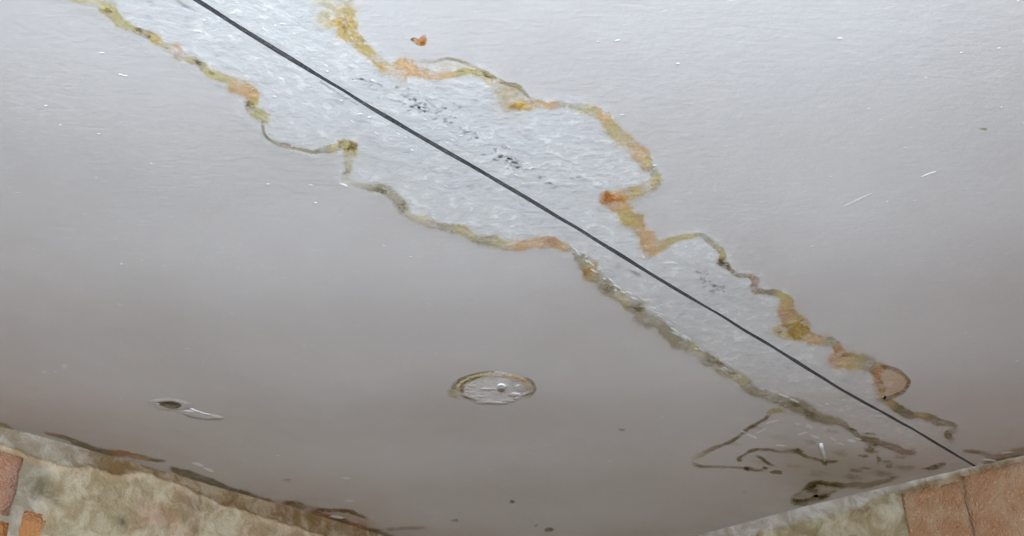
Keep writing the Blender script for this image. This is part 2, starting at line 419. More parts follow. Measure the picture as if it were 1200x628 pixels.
# dark strip filling the joint, standing in for the open gap's shade
xs = np.arange(XB - 0.1, XC + 0.1, 0.03); v = []; f = []
for i, x in enumerate(xs):
    wy = 0.0035 * wob(x, 30, 2.2)
    zz = float(zc(x, YS)) + 0.0014 + 0.0008 * wob(x, 31, 9)
    for yy, dz in ((-0.016, 0.012), (-0.0085, 0.001), (0.0041, -0.0017), (0.0062, -0.0013)):
        v.append((x, YS + wy + yy, zz + dz))
for i in range(len(xs) - 1):
    for j in range(3):
        a = i * 4 + j; f.append((a, a + 4, a + 5, a + 1))
link('joint_shade', mesh('joint_shade', v, f, True), M_JOINT, ceiling, 'dark straight joint running between the two ceiling slabs')

# ------------------------------------------------------------------ stains
s = Film(0.00012)
s.ribbon(A_MAIN, 1, taper=False)
s.ribbon([(489,72,2,'G',.5),(510,72,2,'G',.65),(525,69,2,'G',.6),(541,73,2,'G',.6),(558,80,2,'T',.6),(574,89,2.5,'G',.7),(592,99,2.5,'G',.75),(608,103,2.5,'G',.7),(617,112,2.5,'G',.7),(624,120,2.5,'P',.7)], 2)
s.blob([(492,76),(525,73),(556,82),(575,92),(556,86),(530,84),(500,86)], 'T', .36, None, 3)
s.dab(606, 126, 10, 6, 'O', .7, 0, 3); s.dab(400, 24, 8, 9, 'O', .6, 0.4, 4); s.dab(405, 30, 5, 8, 'G', .4, .3, 9)
s.dab(448, 78, 6, 6, 'P', .6, .5, 5)
s.ribbon(A_MID, 4)
s.blob([(905,382),(925,378),(945,372),(950,384),(938,396),(920,396),(908,392)], 'Y', .6, 'O', 5)
s.blob([(1021,428),(1036,427),(1052,431),(1065,445),(1057,457),(1042,464),(1028,466),(1022,450)], 'P', .55, None, 6)
s.ribbon([(1030,428,3,'G',.7),(1042,428,2.5,'V',.8),(1054,433,2.5,'G',.8),(1064,444,2.5,'D',.65),(1058,456,2.5,'D',.7),(1046,463,3,'G',.8),(1034,467,3,'G',.6),(1024,467,2.5,'D',.5)], 7)
s.ribbon([(1027,440,4,'G',.5),(1034,452,5,'O',.6),(1030,463,5,'O',.7)], 17)
s.ribbon(A_LOW, 8)
s.ribbon([(838,306,3,'D',.5),(848,309,4,'D',.6),(856,315,3,'D',.55)], 9)
s.build('water_stain', slab_r, 'long meandering ochre and orange tide line from a leak, on the pale slab')
s = Film(0.00014)
s.ribbon(B_MAIN, 11); s.ribbon(B_THIN, 12)
for (x, y, a, b, t, c) in [(126,16,5,3,'G',.7),(161,38,5,3,'D',.6),(172,46,5,3,'D',.5),(194,58,5,2.5,'D',.5),(206,66,4,3,'D',.5),(231,75,7,3,'D',.6),(247,87,5,2,'G',.7),
                           (292,122,6,4,'D',.45),(413,171,6,5,'D',.5),(400,167,6,4,'D',.35),(445,222,9,4,'G',.6),(471,242,6,8,'G',.5),(688,318,8,6,'R',.45),
                           (712,338,10,4,'D',.4),(746,360,10,5,'D',.5),(837,422,10,4,'D',.4),(858,434,6,3,'D',.4),(931,472,8,4,'D',.5),(950,484,10,5,'D',.45)]:
    s.dab(x, y, a, b, t, c, 0.4, int(x))
s.build('water_stain', slab_l, 'long broken tan and olive tide line on the grey slab beside the dark joint')
s = Film(0.00022)
s.ribbon([(922,479,3,'Y',.6),(902,481,4,'Y',.7),(896,489,2.5,'D',.75),(881,499,2.2,'D',.75),(866,510,2.2,'D',.75),(848,521,2.2,'D',.7),(832,527,3,'G',.7),(816,534,3,'T',.6),(809,540,2.5,'T',.5)], 21, wk=0.9, wander=0.8)
s.ribbon([(809,541,2,'T',.5),(818,546,2,'D',.6),(840,546,1.6,'G',.6),(867,547,1.6,'G',.6),(877,549,3,'D',.75),(890,551,1.8,'D',.7),(898,548,2.5,'D',.75)], 22, wk=0.9, wander=0.8)
s.ribbon([(866,536,3,'D',.8),(872,532,1.8,'D',.7),(880,528,2,'D',.7),(893,526,2,'D',.7),(915,529,1.6,'G',.8),(932,527,3,'D',.75),(940,530,3,'D',.7),(948,536,2,'G',.7),(967,540,2.5,'D',.65),(983,541,2,'D',.55)], 23, wk=0.9, wander=0.8)
s.ribbon([(884,533,2,'D',.7),(894,537,2.3,'D',.8),(902,543,2.5,'D',.8),(908,547,2,'D',.7)], 24, wk=0.9, wander=0.8)
s.dab(910, 554, 9, 3.2, 'D', .85, 0, 1); s.dab(866, 537, 4, 3.5, 'D', .85, 0, 2); s.dab(936, 528, 6, 3.2, 'D', .7, 0, 3)
s.dab(875, 549, 3, 3, 'D', .8, 0, 4); s.dab(897, 548, 4, 2.5, 'D', .8, 0, 5); s.dab(966, 543, 3, 4, 'D', .85, 0, 6)
for (x, y, a, b, t, c) in [(1017,527,7,4,'D',.6),(1022,522,8,3,'G',.7),(1012,534,8,2.5,'D',.65),(1026,529,6,3,'Y',.6),(1029,539,3,6,'D',.55),(1003,552,9,2.5,'G',.75),(1014,549,6,2.3,'G',.7),
                           (1042,546,5,4,'V',.55),(885,500,9,3,'G',.3),(915,512,14,3,'G',.28),(860,520,12,3,'G',.3),(930,545,14,3,'T',.5),(985,530,10,4,'G',.35),(960,555,16,4,'G',.28),(1035,556,18,4,'G',.45),(1060,548,14,4,'G',.45),(1000,560,16,4,'G',.4),(1055,536,8,3,'V',.4),(890,541,12,3,'T',.5),(1020,508,9,2.5,'D',.5),(1040,541,8,2,'G',.5),(950,518,9,4,'G',.35),(1000,503,5,2.5,'D',.6),(975,505,10,3,'G',.35)]:
    s.dab(x, y, a, b, t, c, 0.1, int(x))
s.build('water_stain', slab_l, 'thin dark looping tide line with hooked marks near the right wall')
s = Film(0.00030)
s.blob([(926,586),(944,572),(955,566),(975,567),(990,570),(978,580),(962,586),(940,590),(930,592)], 'G', .5, 'D', 25)
s.ribbon([(926,589,3,'D',.6),(940,590,4,'D',.8),(958,586,4,'D',.8),(974,581,3,'D',.7)], 26)
s.ribbon([(944,577,4,'D',.7),(950,570,4,'D',.75),(962,567,3,'D',.75),(976,569,3,'D',.7),(990,571,4,'G',.7),(1005,570,5,'G',.75),(1022,569,4,'G',.75),(1040,564,3,'G',.7),(1055,559,2,'G',.6)], 27)
s.dab(953, 577, 8, 7, 'D', .6, 0, 7); s.dab(960, 584, 12, 3, 'Y', .65, -.2, 8)
s.dab(1092, 549, 13, 3, 'D', .75, -.15, 9); s.dab(1104, 545, 8, 2.5, 'D', .7, -.1, 10)
s.build('water_stain', slab_l, 'small dark olive damp stain against the pale top of the right wall')
s = Film(0.00012)
s.ribbon([(1128,529,2,'D',.5),(1140,530,2,'D',.6),(1152,533,2.5,'G',.7),(1166,538,4,'V',.6),(1182,534,5,'G',.6),(1202,529,5,'G',.6),(1230,521,5,'G',.5)], 31)  # dark lines of the shaded ledge, put into the film's tint
s.ribbon([(1150,545,3,'D',.7),(1166,543,3,'V',.7),(1184,539,3,'V',.65),(1204,533,3,'V',.6),(1240,524,3,'V',.6)], 32)
s.build('damp_stain', slab_r, 'grey ledge shading and damp streaks along the top of the terracotta blocks')
s = Film(0.00012)
s.blob([(481,46),(486,44),(490,46),(497,41),(500,46),(498,53),(492,54),(486,51)], 'R', .95, 'R', 33, jit=.05)
s.dab(495, 51, 4, 3, 'R', .9, 0, 34); s.dab(483, 47, 3, 2, 'D', .7, 0, 35)
s.build('rust_spot', slab_r, 'small isolated rust-orange spot on the pale slab')
# damp line along the left wall
s = Film(0.00014)
s.blob([(-40,488),(-10,493),(8,497),(18,506),(24,515),(10,514),(-10,508),(-40,498)], 'Y', .75, 'D', 41)
s.ribbon([(50,508,2,'V',.5),(75,514,2.5,'D',.75),(90,521,4,'D',.8),(104,527,4,'D',.75),(120,531,4,'D',.7),(140,534,4,'R',.7),(160,537,4,'R',.65),(180,541,2,'D',.65),(196,541,2,'D',.6)], 42)
s.ribbon([(198,549,3,'D',.8),(212,555,4,'D',.8),(230,560,4,'D',.75),(250,567,4,'D',.75),(268,574,4,'D',.8),(285,579,4,'D',.85),(305,586,3,'D',.7),(320,590,3,'R',.6)], 43)
s.blob([(322,588),(340,587),(356,591),(372,594),(392,597),(410,598),(424,606),(438,610),(430,622),(400,614),(360,602),(335,596)], 'R', .35, None, 44)
s.ribbon([(330,589,3,'D',.7),(338,589,3,'D',.75),(350,592,4,'G',.7),(358,597,4,'D',.75)], 45)
s.ribbon([(370,597,2,'D',.65),(385,598,2.2,'D',.75),(400,598,2.5,'D',.75),(412,599,3,'D',.7),(420,603,2.2,'D',.7),(432,607,1.8,'D',.6)], 46)
s.ribbon([(362,600,4,'D',.6),(380,606,4,'R',.7),(400,610,3,'D',.75),(418,617,5,'R',.7),(440,626,6,'D',.7),(470,634,6,'D',.6)], 47)
s.ribbon([(452,619,2,'V',.4),(475,619,2,'V',.45),(500,618,2,'V',.35)], 48)
s.build('damp_stain', slab_l, 'brown and olive damp edge along the top of the left wall')
# scattered spots
for (x, y, a, b, lab) in [(728, 505, 4.5, 2.2, 'small dark fleck on the grey slab between round patch and looping stain'), (600, 590, 3.5, 2.2, None), (643, 621, 6, 3, None), (533, 611, 5, 2.2, None),
                          (628, 616, 3, 2, None), (873, 577, 3, 2.5, None), (336, 563, 6, 2, None), (1153, 152, 5, 2, None)]:
    s = Film(0.00012); s.dab(x, y, a, b, 'D' if lab or y > 600 or x == 600 else 'G', .8 if x != 873 else .4, 0, int(x))
    s.build('dark_fleck', slab_r if x == 1153 else slab_l, lab)
# grey mould speckle close to the joint
TINT['M'] = (0.40, 0.41, 0.44)
for cl, (cx, cy, ex, ey, sl, n, lab) in enumerate([(490, 122, 46, 13, .35, 60, 'grey mould speckle beside the joint under the orange tide line'),
                                                (592, 187, 26, 10, .45, 34, 'grey mould speckle on the pale slab midway along the joint'),
                                                (829, 328, 18, 8, .5, 20, 'dark grey mould speckle inside the narrow end of the tide line'),
                                                (678, 211, 9, 3, 0, 5, None), (430, 98, 20, 7, .5, 14, None), (545, 152, 22, 8, .5, 16, None), (640, 215, 30, 7, .5, 12, None)]):
    s = Film(0.00010); r = random.Random(cl + 3)
    for k in range(n):
        dx = r.gauss(0, .5) * ex; dy = r.gauss(0, .5) * ey + dx * sl
        s.dab(cx + dx, cy + dy, r.uniform(1.5, 4.5), r.uniform(.9, 2.0), 'M', r.uniform(.45, 1.0), r.uniform(-.3, .5), k)
    s.build('mould_speckle', slab_r, lab, 'stuff')
# thin hairline scars parallel to the joint, left side
s = Film(0.00010)
s.ribbon([(203,1,1.5,'M',.4),(214,8,1.8,'M',.6),(230,16,1.2,'M',.5)], 51)
s.ribbon([(372,92,1.2,'M',.35),(392,106,1.2,'M',.45),(410,117,1.2,'M',.5),(432,128,1.0,'M',.35)], 52)
s.ribbon([(736,316,1.5,'M',.3),(745,320,2,'M',.4),(753,324,1.5,'M',.35)], 53)
s.build('hairline_scar', slab_l, 'short grey hairline scars beside the joint')

# ------------------------------------------------------------------ lifted paint flakes (raised chips) on both slabs
def flakes(name, parent, spots, label):
    v, f = [], []
    for (px, py, L, W, ang, seed) in spots:
        r = random.Random(seed); b = len(v); n = 8
        c = on_ceiling(px, py); k = (c - CAM).length / F_PX
        th = random.Random(seed + 1).uniform(0.0003, 0.0008)
        ring = []
        ca, sa = math.cos(ang), math.sin(ang)
        for i in range(n):
            t = i / n * 2 * math.pi; rr = r.uniform(0.65, 1.15)
            a, w_ = L * rr * math.cos(t), W * rr * math.sin(t)
            p = on_ceiling(px + a * ca - w_ * sa, py + a * sa + w_ * ca)
            ring.append(p)
        for p in ring: v.append((p.x, p.y, float(zc(p.x, p.y)) + 0.0003))
        for p in ring:
            q = c + (p - c) * 0.72
            v.append((q.x, q.y, float(zc(q.x, q.y)) - th))
        for i in range(n):
            j = (i + 1) % n
            f.append((b + i, b + j, b + n + j, b + n + i))
        f.append(tuple(b + n + i for i in range(n)))
    me = mesh(name, v, f)
    return link(name, me, M_FLAKE, parent, label, 'stuff')
joint_px = lambda x: 0.5956 * (x - 225)
sl, sr = [], []
r = random.Random(12)
for i in range(150):                    # crusty lime along the joint, both sides
    x = r.uniform(225, 1000); y = joint_px(x) + r.gauss(0, 26) ; k = 1 - (x - 225) / 1500
    if abs(y - joint_px(x)) < 9: continue
    (sl if y > joint_px(x) else sr).append((x, y, r.uniform(1.2, 4.5) * k, r.uniform(.5, 1.3) * k, r.uniform(-.2, .7), i))
for i in range(70):                     # sparse chips on the grey slab
    x = r.uniform(0, 800); y = r.uniform(60, 560)
    if y < joint_px(x) + 70: continue
    sl.append((x, y, r.uniform(1.0, 3.4), r.uniform(.4, .9), r.uniform(-.15, .2), 500 + i))
for i in range(60):                     # sparse chips on the pale slab
    x = r.uniform(560, 1200); y = r.uniform(0, 470)
    if y > joint_px(x) - 110: continue
    sr.append((x, y, r.uniform(1.0, 3.2), r.uniform(.4, .9), r.uniform(-.25, .1), 900 + i))
for i, (x, y) in enumerate([(672,296),(690,308),(700,318),(712,330),(722,338),(733,346),(745,350),(758,354),(770,361),(775,370),(786,380),(795,389),(806,397),(820,406),(836,412),(850,428),(866,436)]):
    for q in range(3):                  # white peeling lip beside the olive tide line
        sl.append((x + r.uniform(-5, 5), y + r.uniform(-4, 3), r.uniform(2, 6), r.uniform(.8, 1.7), r.uniform(.3, .8), 1300 + i * 3 + q))
for i, (x, y, L, W, a) in enumerate([(892,505,9,1.2,-.5),(935,497,5,1.5,.2),(955,512,8,1.5,.3),(975,514,6,1.5,.4),(915,522,8,1.2,.1),(940,508,7,1.5,-.3),(985,520,6,1.2,.2),(870,505,6,1.2,.4),(52,436,3,2,0),(75,429,4,3.2,0),(880,511,7,2,.3),(905,494,8,2,-.3),(948,500,6,3,.5),(918,462,8,2,.3),(930,467,8,2,.4),(958,473,9,1.6,.4),(998,517,8,2.2,.2),(1005,514,6,2,.2),
                                     (1012,474,9,1.6,.3),(1024,480,8,1.4,.2),(1030,487,6,1.4,.2),(403,217,6,1.4,.4),(30,510,7,2.2,.1),(42,513,6,2,.2),(60,518,6,1.6,.2),(245,552,9,2.2,.4),(232,546,10,2,.3),(395,606,10,2.5,.1),(372,610,7,2,.1),(405,560,6,1.6,0),(410,587,9,1.3,0)]):
    sl.append((x, y, L, W, a, 1700 + i))
for i, (x, y, L, W, a) in enumerate([(1008,235,24,1.6,-.42),(1090,205,14,1.2,-.35),(785,308,10,2,.05),(1150,545,5,1,.3),(1160,540,10,1.2,.1),(1180,531,10,1.2,-.15)]):
    sr.append((x, y, L, W, a, 1800 + i))
flakes('paint_flakes', slab_l, sl, 'scattered pale lifted paint flakes on the grey slab')
flakes('paint_flakes', slab_r, sr, 'scattered pale lifted paint flakes on the pale slab')

def curl(name, parent, pts, half, drop, label):
    """a single peeled strip of paint hanging a little off the ceiling"""
    v, f = [], []
    n = len(pts)
    for i, (x, y) in enumerate(pts):
        t = i / (n - 1); hw = half * (0.6 + 0.8 * math.sin(math.pi * min(1, t + .15)))
        for u in (-1, 0, 1):
            p = on_ceiling(x + u * hw, y)
            v.append((p.x, p.y, float(zc(p.x, p.y)) - 0.0008 - drop * math.sin(math.pi * t) * (1.15 if u == 0 else 0.7)))
    for i in range(n - 1):
        for j in range(2):
            a = i * 3 + j; f.append((a, a + 1, a + 4, a + 3))
    o = link(name, mesh(name, v, f, True), M_FLAKE, parent, label)
    m = o.modifiers.new('thickness', 'SOLIDIFY'); m.thickness = 0.0012; m.offset = 0
    return o
curl('paint_curl', slab_l, [(962, 519), (963, 524), (965, 530), (967, 536), (966, 541)], 1.9, 0.004, 'white curl of peeling paint hanging inside the looping stain')

# ------------------------------------------------------------------ chipped hole in the grey slab
def lathe(prof, n, cx, cy, rx=1, ry=1, rot=0, wobble=0.0, seed=0):
    v, f = [], []
    for k, (r_, z) in enumerate(prof):
        for i in range(n):
            t = i / n * 2 * math.pi; rr = r_ * (1 + wobble * wob(i, seed + k * .05, 0.35))
            a, b = rx * rr * math.cos(t), ry * rr * math.sin(t)
            x, y = cx + a * math.cos(rot) - b * math.sin(rot), cy + a * math.sin(rot) + b * math.cos(rot)
            v.append((x, y, float(zc(x, y)) - z))
    for k in range(len(prof) - 1):
        for i in range(n):
            j = (i + 1) % n
            f.append((k * n + i, k * n + j, (k + 1) * n + j, (k + 1) * n + i))
    f.append(tuple((len(prof) - 1) * n + i for i in range(n)))
    return v, f
h = on_ceiling(200, 474)
rim = mesh('chipped_rim', *lathe([(1.0, -.0005), (0.85, .0005), (0.65, .0018), (0.52, .0018), (0.46, .001), (0.46, .0008)], 36, h.x, h.y, 0.066, 0.050, -.6, .45, 3), True)
link('chipped_rim', rim, M_PATCH, slab_l, 'pale chipped rim around the dark hole in the grey slab')
cup = mesh('dark_hole', *lathe([(1.0, .0022), (0.94, .0028), (0.80, .0028), (0.72, .0016), (0.2, .0014)], 24, h.x, h.y, 0.030, 0.024, -.7, .12, 5), True)
M_HOLE_SHADOW = mat_rough('plug_and_shadow', (0.16, 0.13, 0.09), (0.22, 0.18, 0.12), (0.08, 0.06, 0.04), 120)
link('dark_hole', cup, M_HOLE_SHADOW, slab_l, 'dark oval hole with an old plug in it')
h2 = on_ceiling(233, 487)
sc_ = mesh('plaster_scar', *lathe([(1.0, -.0005), (0.85, .0006), (0.5, .0014), (0.1, .0016)], 26, h2.x, h2.y, 0.072, 0.030, -.35, .45, 8), True)
link('plaster_scar', sc_, M_PATCH, slab_l, 'pale gouged plaster scar next to the dark hole')
curl('paint_curl', slab_l, [(224, 479), (230, 482), (236, 484), (242, 485), (247, 487)], 2.0, 0.0004, 'white paint curl on the plaster scar')

# ------------------------------------------------------------------ round patch where a lamp hung
lc = on_ceiling(579, 453)
rose = bpy.data.objects.new('lamp_mount', None); C.objects.link(rose)
rose.location = (lc.x, lc.y, HC)
rose['label'] = 'round pale plaster patch of an old lamp mount with ochre ring on the grey slab'
rose['category'] = 'lamp mount'
def at_rose(v): return [(x - lc.x, y - lc.y, z - HC) for x, y, z in v]
R0 = (on_ceiling(625, 453) - on_ceiling(533, 453)).length / 2
vv, ff = lathe([(1.0, -.0006), (0.96, .0009), (0.86, .0016), (0.78, .0014), (0.70, .0006), (0.5, .0007), (0.25, .0010)], 72, lc.x, lc.y, R0, R0 * .98, 0, .10, 2)
me = mesh('plaster_disc', at_rose(vv), ff, True)
M_DISC = mat_rough('patch_plaster', (0.70, 0.65, 0.63), (0.80, 0.76, 0.74), (0.58, 0.53, 0.50), 55, 1.0, 0.006)
link('plaster_disc', me, M_DISC, rose)
# ochre ring film on the raised rim, broken round its length
def ring_film(name, r0, r1, z, a0, a1, tintf, seed):
    v, f, c = [], [], []
    n = max(12, int((a1 - a0) / (2 * math.pi) * 120)); nx = 7
    for i in range(n + 1):
        t = a0 + (a1 - a0) * i / n
        for j in range(nx):
            u = -1 + 2 * j / (nx - 1)
            rr = R0 * ((r0 + r1) / 2 + (r1 - r0) / 2 * u * (1 + .4 * wob(i, seed, .2)) + .03 * wob(i, seed + 2, .12))
            x, y = lc.x + rr * math.cos(t), lc.y + rr * math.sin(t)
            v.append((x - lc.x, y - lc.y, float(zc(x, y)) - z - HC))
            col, cov = tintf(i / n)
            e = min(1, min(i, n - i) / 4 + .1)
            c.append((*TINT[col], cov * float(1 - smooth(.45, 1, abs(u))) * e))
    f = grid_faces(n + 1, nx)
    me = mesh(name, v, f, True); cattr(me, 'tint', c)
    return link(name, me, M_STAIN, rose, 'ochre and dark stained ring')
DG = math.radians
ring_film('stain_ring', .72, 1.06, .0024, DG(118), DG(330), lambda t: ('Y' if t < .5 else 'T', .62), 61)
ring_film('stain_ring', .94, 1.10, .0028, DG(128), DG(232), lambda t: ('D', .80), 62)
ring_film('stain_ring', .76, .90, .0030, DG(110), DG(205), lambda t: ('D', .72), 63)
ring_film('stain_ring', .78, .98, .0028, DG(236), DG(296), lambda t: ('P', .62), 66)
ring_film('stain_ring', .98, 1.10, .0030, DG(262), DG(352), lambda t: ('D', .66), 65)
ring_film('stain_ring', 1.0, 1.26, .0012, DG(98), DG(132), lambda t: ('Y', .85), 64)
ring_film('stain_ring', .90, 1.02, .0030, DG(40), DG(112), lambda t: ('G', .50), 67)
# lumps of plaster and the stub of the old hook
def lump(name, x, y, rx, ry, hgt, rot, seed, label=None, mat=None):
    v, f = lathe([(1.0, 0), (0.92, hgt * .5), (0.65, hgt * .92), (0.3, hgt), (0.05, hgt)], 18, x, y, rx, ry, rot, .4, seed)
    return link(name, mesh(name, at_rose(v), f, True), mat or M_PATCH, rose, label)
for i, (px, py, rx, ry, hg) in enumerate([(571, 454, .026, .010, .0035), (612, 453, .022, .030, .0030), (602, 461, .018, .014, .0040), (578, 470, .045, .011, .0040), (565, 471, .018, .010, .003), (553, 450, .012, .010, .003), (606, 444, .02, .008, .003), (594, 468, .022, .010, .0035), (562, 463, .014, .010, .002)]):
    p = on_ceiling(px, py); lump('plaster_lump', p.x, p.y, rx, ry, hg * .6, -.75, i + 20)
p = on_ceiling(588, 450)
v, f = lathe([(1.0, 0), (.95, .004), (.8, .0045), (.5, .005), (.3, .004), (.1, .004)], 20, p.x, p.y, .014, .012, 0, .3, 3)
link('hook_stub', mesh('hook_stub', at_rose(v), f, True), M_FLAKE, rose, 'small pale stub in the middle of the patch')
p = on_ceiling(587, 455); lump('stub_shadow', p.x, p.y, 0.011, .006, .004, -.75, 44, None, M_HOLE_SHADOW)  # dark lump painted in as the shadow below the stub

# ------------------------------------------------------------------ walls
def on_plane(px, py, axis, val):
    d = cam_ray(px, py); t = (val - CAM[axis]) / d[axis]
    return CAM + d * t
def make_wall(name, axis, val, a0, a1, fn, fine0, fine1, zfine=2.05):
    """a wall whose inner face lies on axis = val; fn(u, z) -> relief towards the room and tint"""
    fine = 0.010
    us = np.unique(np.round(np.concatenate([np.arange(a0, fine0, .08), np.arange(fine0, fine1, fine), np.arange(fine1, a1, .08), [a1]]), 4))
    zs = np.unique(np.round(np.concatenate([np.arange(0, zfine, .08), np.arange(zfine, HC + .015, fine * .6), [HC + .015]]), 4))
    v, c = [], []
    for u in us:
        for z in zs:
            rel, col = fn(u, z)
            p = [0, 0, z]; p[axis] = val - rel; p[1 - axis] = u
            v.append(p); c.append((*col, 1))
    nu, nv = len(us), len(zs)
    f = grid_faces(nu, nv, flip=(axis == 0))
    b = len(v)
    for u, z in ((a0, 0), (a1, 0), (a1, HC), (a0, HC)):
        p = [0, 0, z]; p[axis] = val + .16; p[1 - axis] = u; v.append(p); c.append((.4, .35, .3, 1))
    f.append((b, b + 3, b + 2, b + 1) if axis == 1 else (b, b + 1, b + 2, b + 3))
    me = mesh(name, v, f, True); cattr(me, 'tint', c)
    return link(name, me, M_WALL, None, None, 'structure')
def fbm(u, z, s, seed): return mn.fractal(Vector((u * s, z * s, seed)), 0.9, 2.0, 4)
def mixc(a, b, t):
    t = max(0, min(1, t)); return tuple(x + (y - x) * t for x, y in zip(a, b))
def ss(a, b, x): return float(smooth(a, b, x))

CREAM = (0.56, 0.45, 0.29); PINKP = (0.57, 0.39, 0.26); BROWN = (0.30, 0.18, 0.075); GREYM = (0.50, 0.43, 0.36); PEACH_LIT = (0.68, 0.50, 0.33); OLIVE = (0.42, 0.36, 0.19)
# anchor points on the left wall, measured from things seen on it
Lx = lambda px, py: (on_plane(px, py, 1, YC).x, on_plane(px, py, 1, YC).z)
# lower edge of the damp brown strip, as (u along wall, drop below the ceiling)
edge_px = [(-60, 520), (0, 520), (40, 536), (80, 548), (105, 545), (130, 556), (165, 553), (200, 564), (232, 578), (262, 592), (300, 603), (335, 614), (380, 628), (440, 645), (560, 680)]
EL = [(Lx(*p)[0], HC - Lx(*p)[1]) for p in edge_px]
EU = [e[0] for e in EL]; ED = [e[1] for e in EL]
bare_c = Lx(8, 600)
SPOTS_L = [(*Lx(47, 571), .030, (0.20, 0.17, 0.08), .85), (*Lx(141, 613), .012, (0.12, 0.09, 0.05), .95), (*Lx(226, 592), .028, (0.30, 0.20, 0.12), .7),
           (*Lx(182, 608), .022, (0.58, 0.33, 0.24), .7), (*Lx(228, 620), .016, (0.28, 0.20, 0.11), .7), (*Lx(60, 586), .014, (0.26, 0.20, 0.12), .7), (*Lx(318, 622), .014, (0.34, 0.22, 0.12), .6)]
def left_fn(u, z):
    drop = HC - z
    e = float(np.interp(u, EU, ED)) + 0.010 * fbm(u, 0, 22, 4)
    k = ss(e - .004, e + .006, drop)                 # 1 on the plaster, 0 on the bare damp strip
    n = fbm(u, z, 9, 1.0); n2 = fbm(u, z, 3, 6.0)
    strip = mixc(BROWN, GREYM, ss(Lx(150, 540)[0], Lx(70, 525)[0], u) * .8 + .12 * n)
    body = mixc(mixc(CREAM, PINKP, ss(-.1, .5, n2)), OLIVE, ss(.15, .6, n) * .6)
    body = mixc(body, PEACH_LIT, math.exp(-((drop - e - .012) / .012) ** 2) * .9)  # highlight painted along the plaster edge, as if it catches light
    # bare patch with bricks on the left
    by = Lx(54, 600)[0] + .03 * fbm(z, 3, 8, 2)
    bare = ss(by, by - .03, u) * ss(.06, .10, drop)
    col = mixc(strip, body, k); col = mixc(col, GREYM, bare)
    for (su, sz, r_, tc, kk) in SPOTS_L:
        col = mixc(col, tc, kk * math.exp(-(((u - su) / (r_ * 1.5)) ** 2 + ((z - sz) / r_) ** 2)))
    rel = 0.012 * k * (1 - bare) + 0.004 * n * k + 0.002 * fbm(u, z, 30, 3)
    return rel, col
wall_left = make_wall('wall_left', 1, YC, XB, XC + .16, left_fn, Lx(-120, 560)[0], XC)

WHITE = (0.52, 0.46, 0.42)
Ry = lambda px, py: (on_plane(px, py, 0, XC).y, on_plane(px, py, 0, XC).z)
redge = [(560, 720), (800, 660), (850, 640), (900, 622), (950, 609), (1000, 598), (1030, 583), (1060, 573), (1100, 562), (1130, 553), (1145, 548), (1160, 545), (1300, 510)]
ER = sorted([(Ry(*p)[0], HC - Ry(*p)[1]) for p in redge]); RU = [e[0] for e in ER]; RD = [e[1] for e in ER]
blk_edge = Ry(1060, 600)[0]
def right_fn(u, z):
    drop = HC - z
    e = float(np.interp(u, RU, RD)) + 0.008 * fbm(u, 1, 20, 4)
    k = ss(e + .006, e - .006, drop)                 # 1 on the pale lip under the ceiling
    n = fbm(u, z, 8, 2.0); n2 = fbm(u, z, 3, 8.0)
    body = mixc(mixc(CREAM, GREYM, ss(-.1, .5, n2) * .6), OLIVE, ss(-.05, .5, n) * .9)
    body = mixc(body, BROWN, ss(.25, .7, fbm(u, z, 6, 5)) * .7); body = tuple(.86 * q for q in body)
    bare = ss(blk_edge + .02, blk_edge - .01, u + .012 * fbm(z, 2, 12, 1)) * ss(e - .004, e + .012, drop)
    col = mixc(body, WHITE, k); col = mixc(col, (0.33, 0.20, 0.11), bare)
    rel = 0.010 * k + 0.003 * n + 0.002 * fbm(u, z, 30, 3) - 0.006 * bare
    return rel, col
wall_right = make_wall('wall_right', 0, XC, YB, YC, right_fn, Ry(1420, 560)[0], YC)

# bricks and blocks that show where the plaster has gone
def brick(name, wall, axis, u0, u1, z0, z1, face, depth, mat, seed, label=None, nseg=(6, 4), rough=.004):
    """rough fired-clay piece set into a wall; its face stands at 'face' from the wall plane towards the room"""
    val = YC if axis == 1 else XC
    nu, nz = nseg; v, f = [], []
    for i in range(nu + 1):
        for j in range(nz + 1):
            s_, t = i / nu, j / nz
            edge = min(s_, 1 - s_) * (u1 - u0), min(t, 1 - t) * (z1 - z0)
            r_ = face - .004 * (1 - ss(0, .012, min(edge)))
            r_ += rough * wob(i * .7 + j * 1.3, seed, 1.0)
            uu = u0 + (u1 - u0) * s_ + (.008 * wob(j, seed + 4, .9) if i in (0, nu) else 0)
            zz = z0 + (z1 - z0) * t + (.006 * wob(i, seed + 9, .9) if j in (0, nz) else 0)
            p = [0, 0, min(zz, HC - .004)]; p[axis] = val - r_; p[1 - axis] = uu
            v.append(p)
    f = grid_faces(nu + 1, nz + 1, flip=(axis == 0))
    ring = [i * (nz + 1) for i in range(nu + 1)] + [nu * (nz + 1) + j for j in range(1, nz + 1)] + [i * (nz + 1) + nz for i in range(nu - 1, -1, -1)] + [j for j in range(nz - 1, 0, -1)]
    b = len(v)
    for k in ring:
        p = list(v[k]); p[axis] = val + depth; v.append(p)
    m = len(ring)
    for i in range(m):
        q = (ring[i], b + i, b + (i + 1) % m, ring[(i + 1) % m]); f.append(q if axis == 1 else q[::-1])
    return link(name, mesh(name, v, f, True), mat, wall, label)
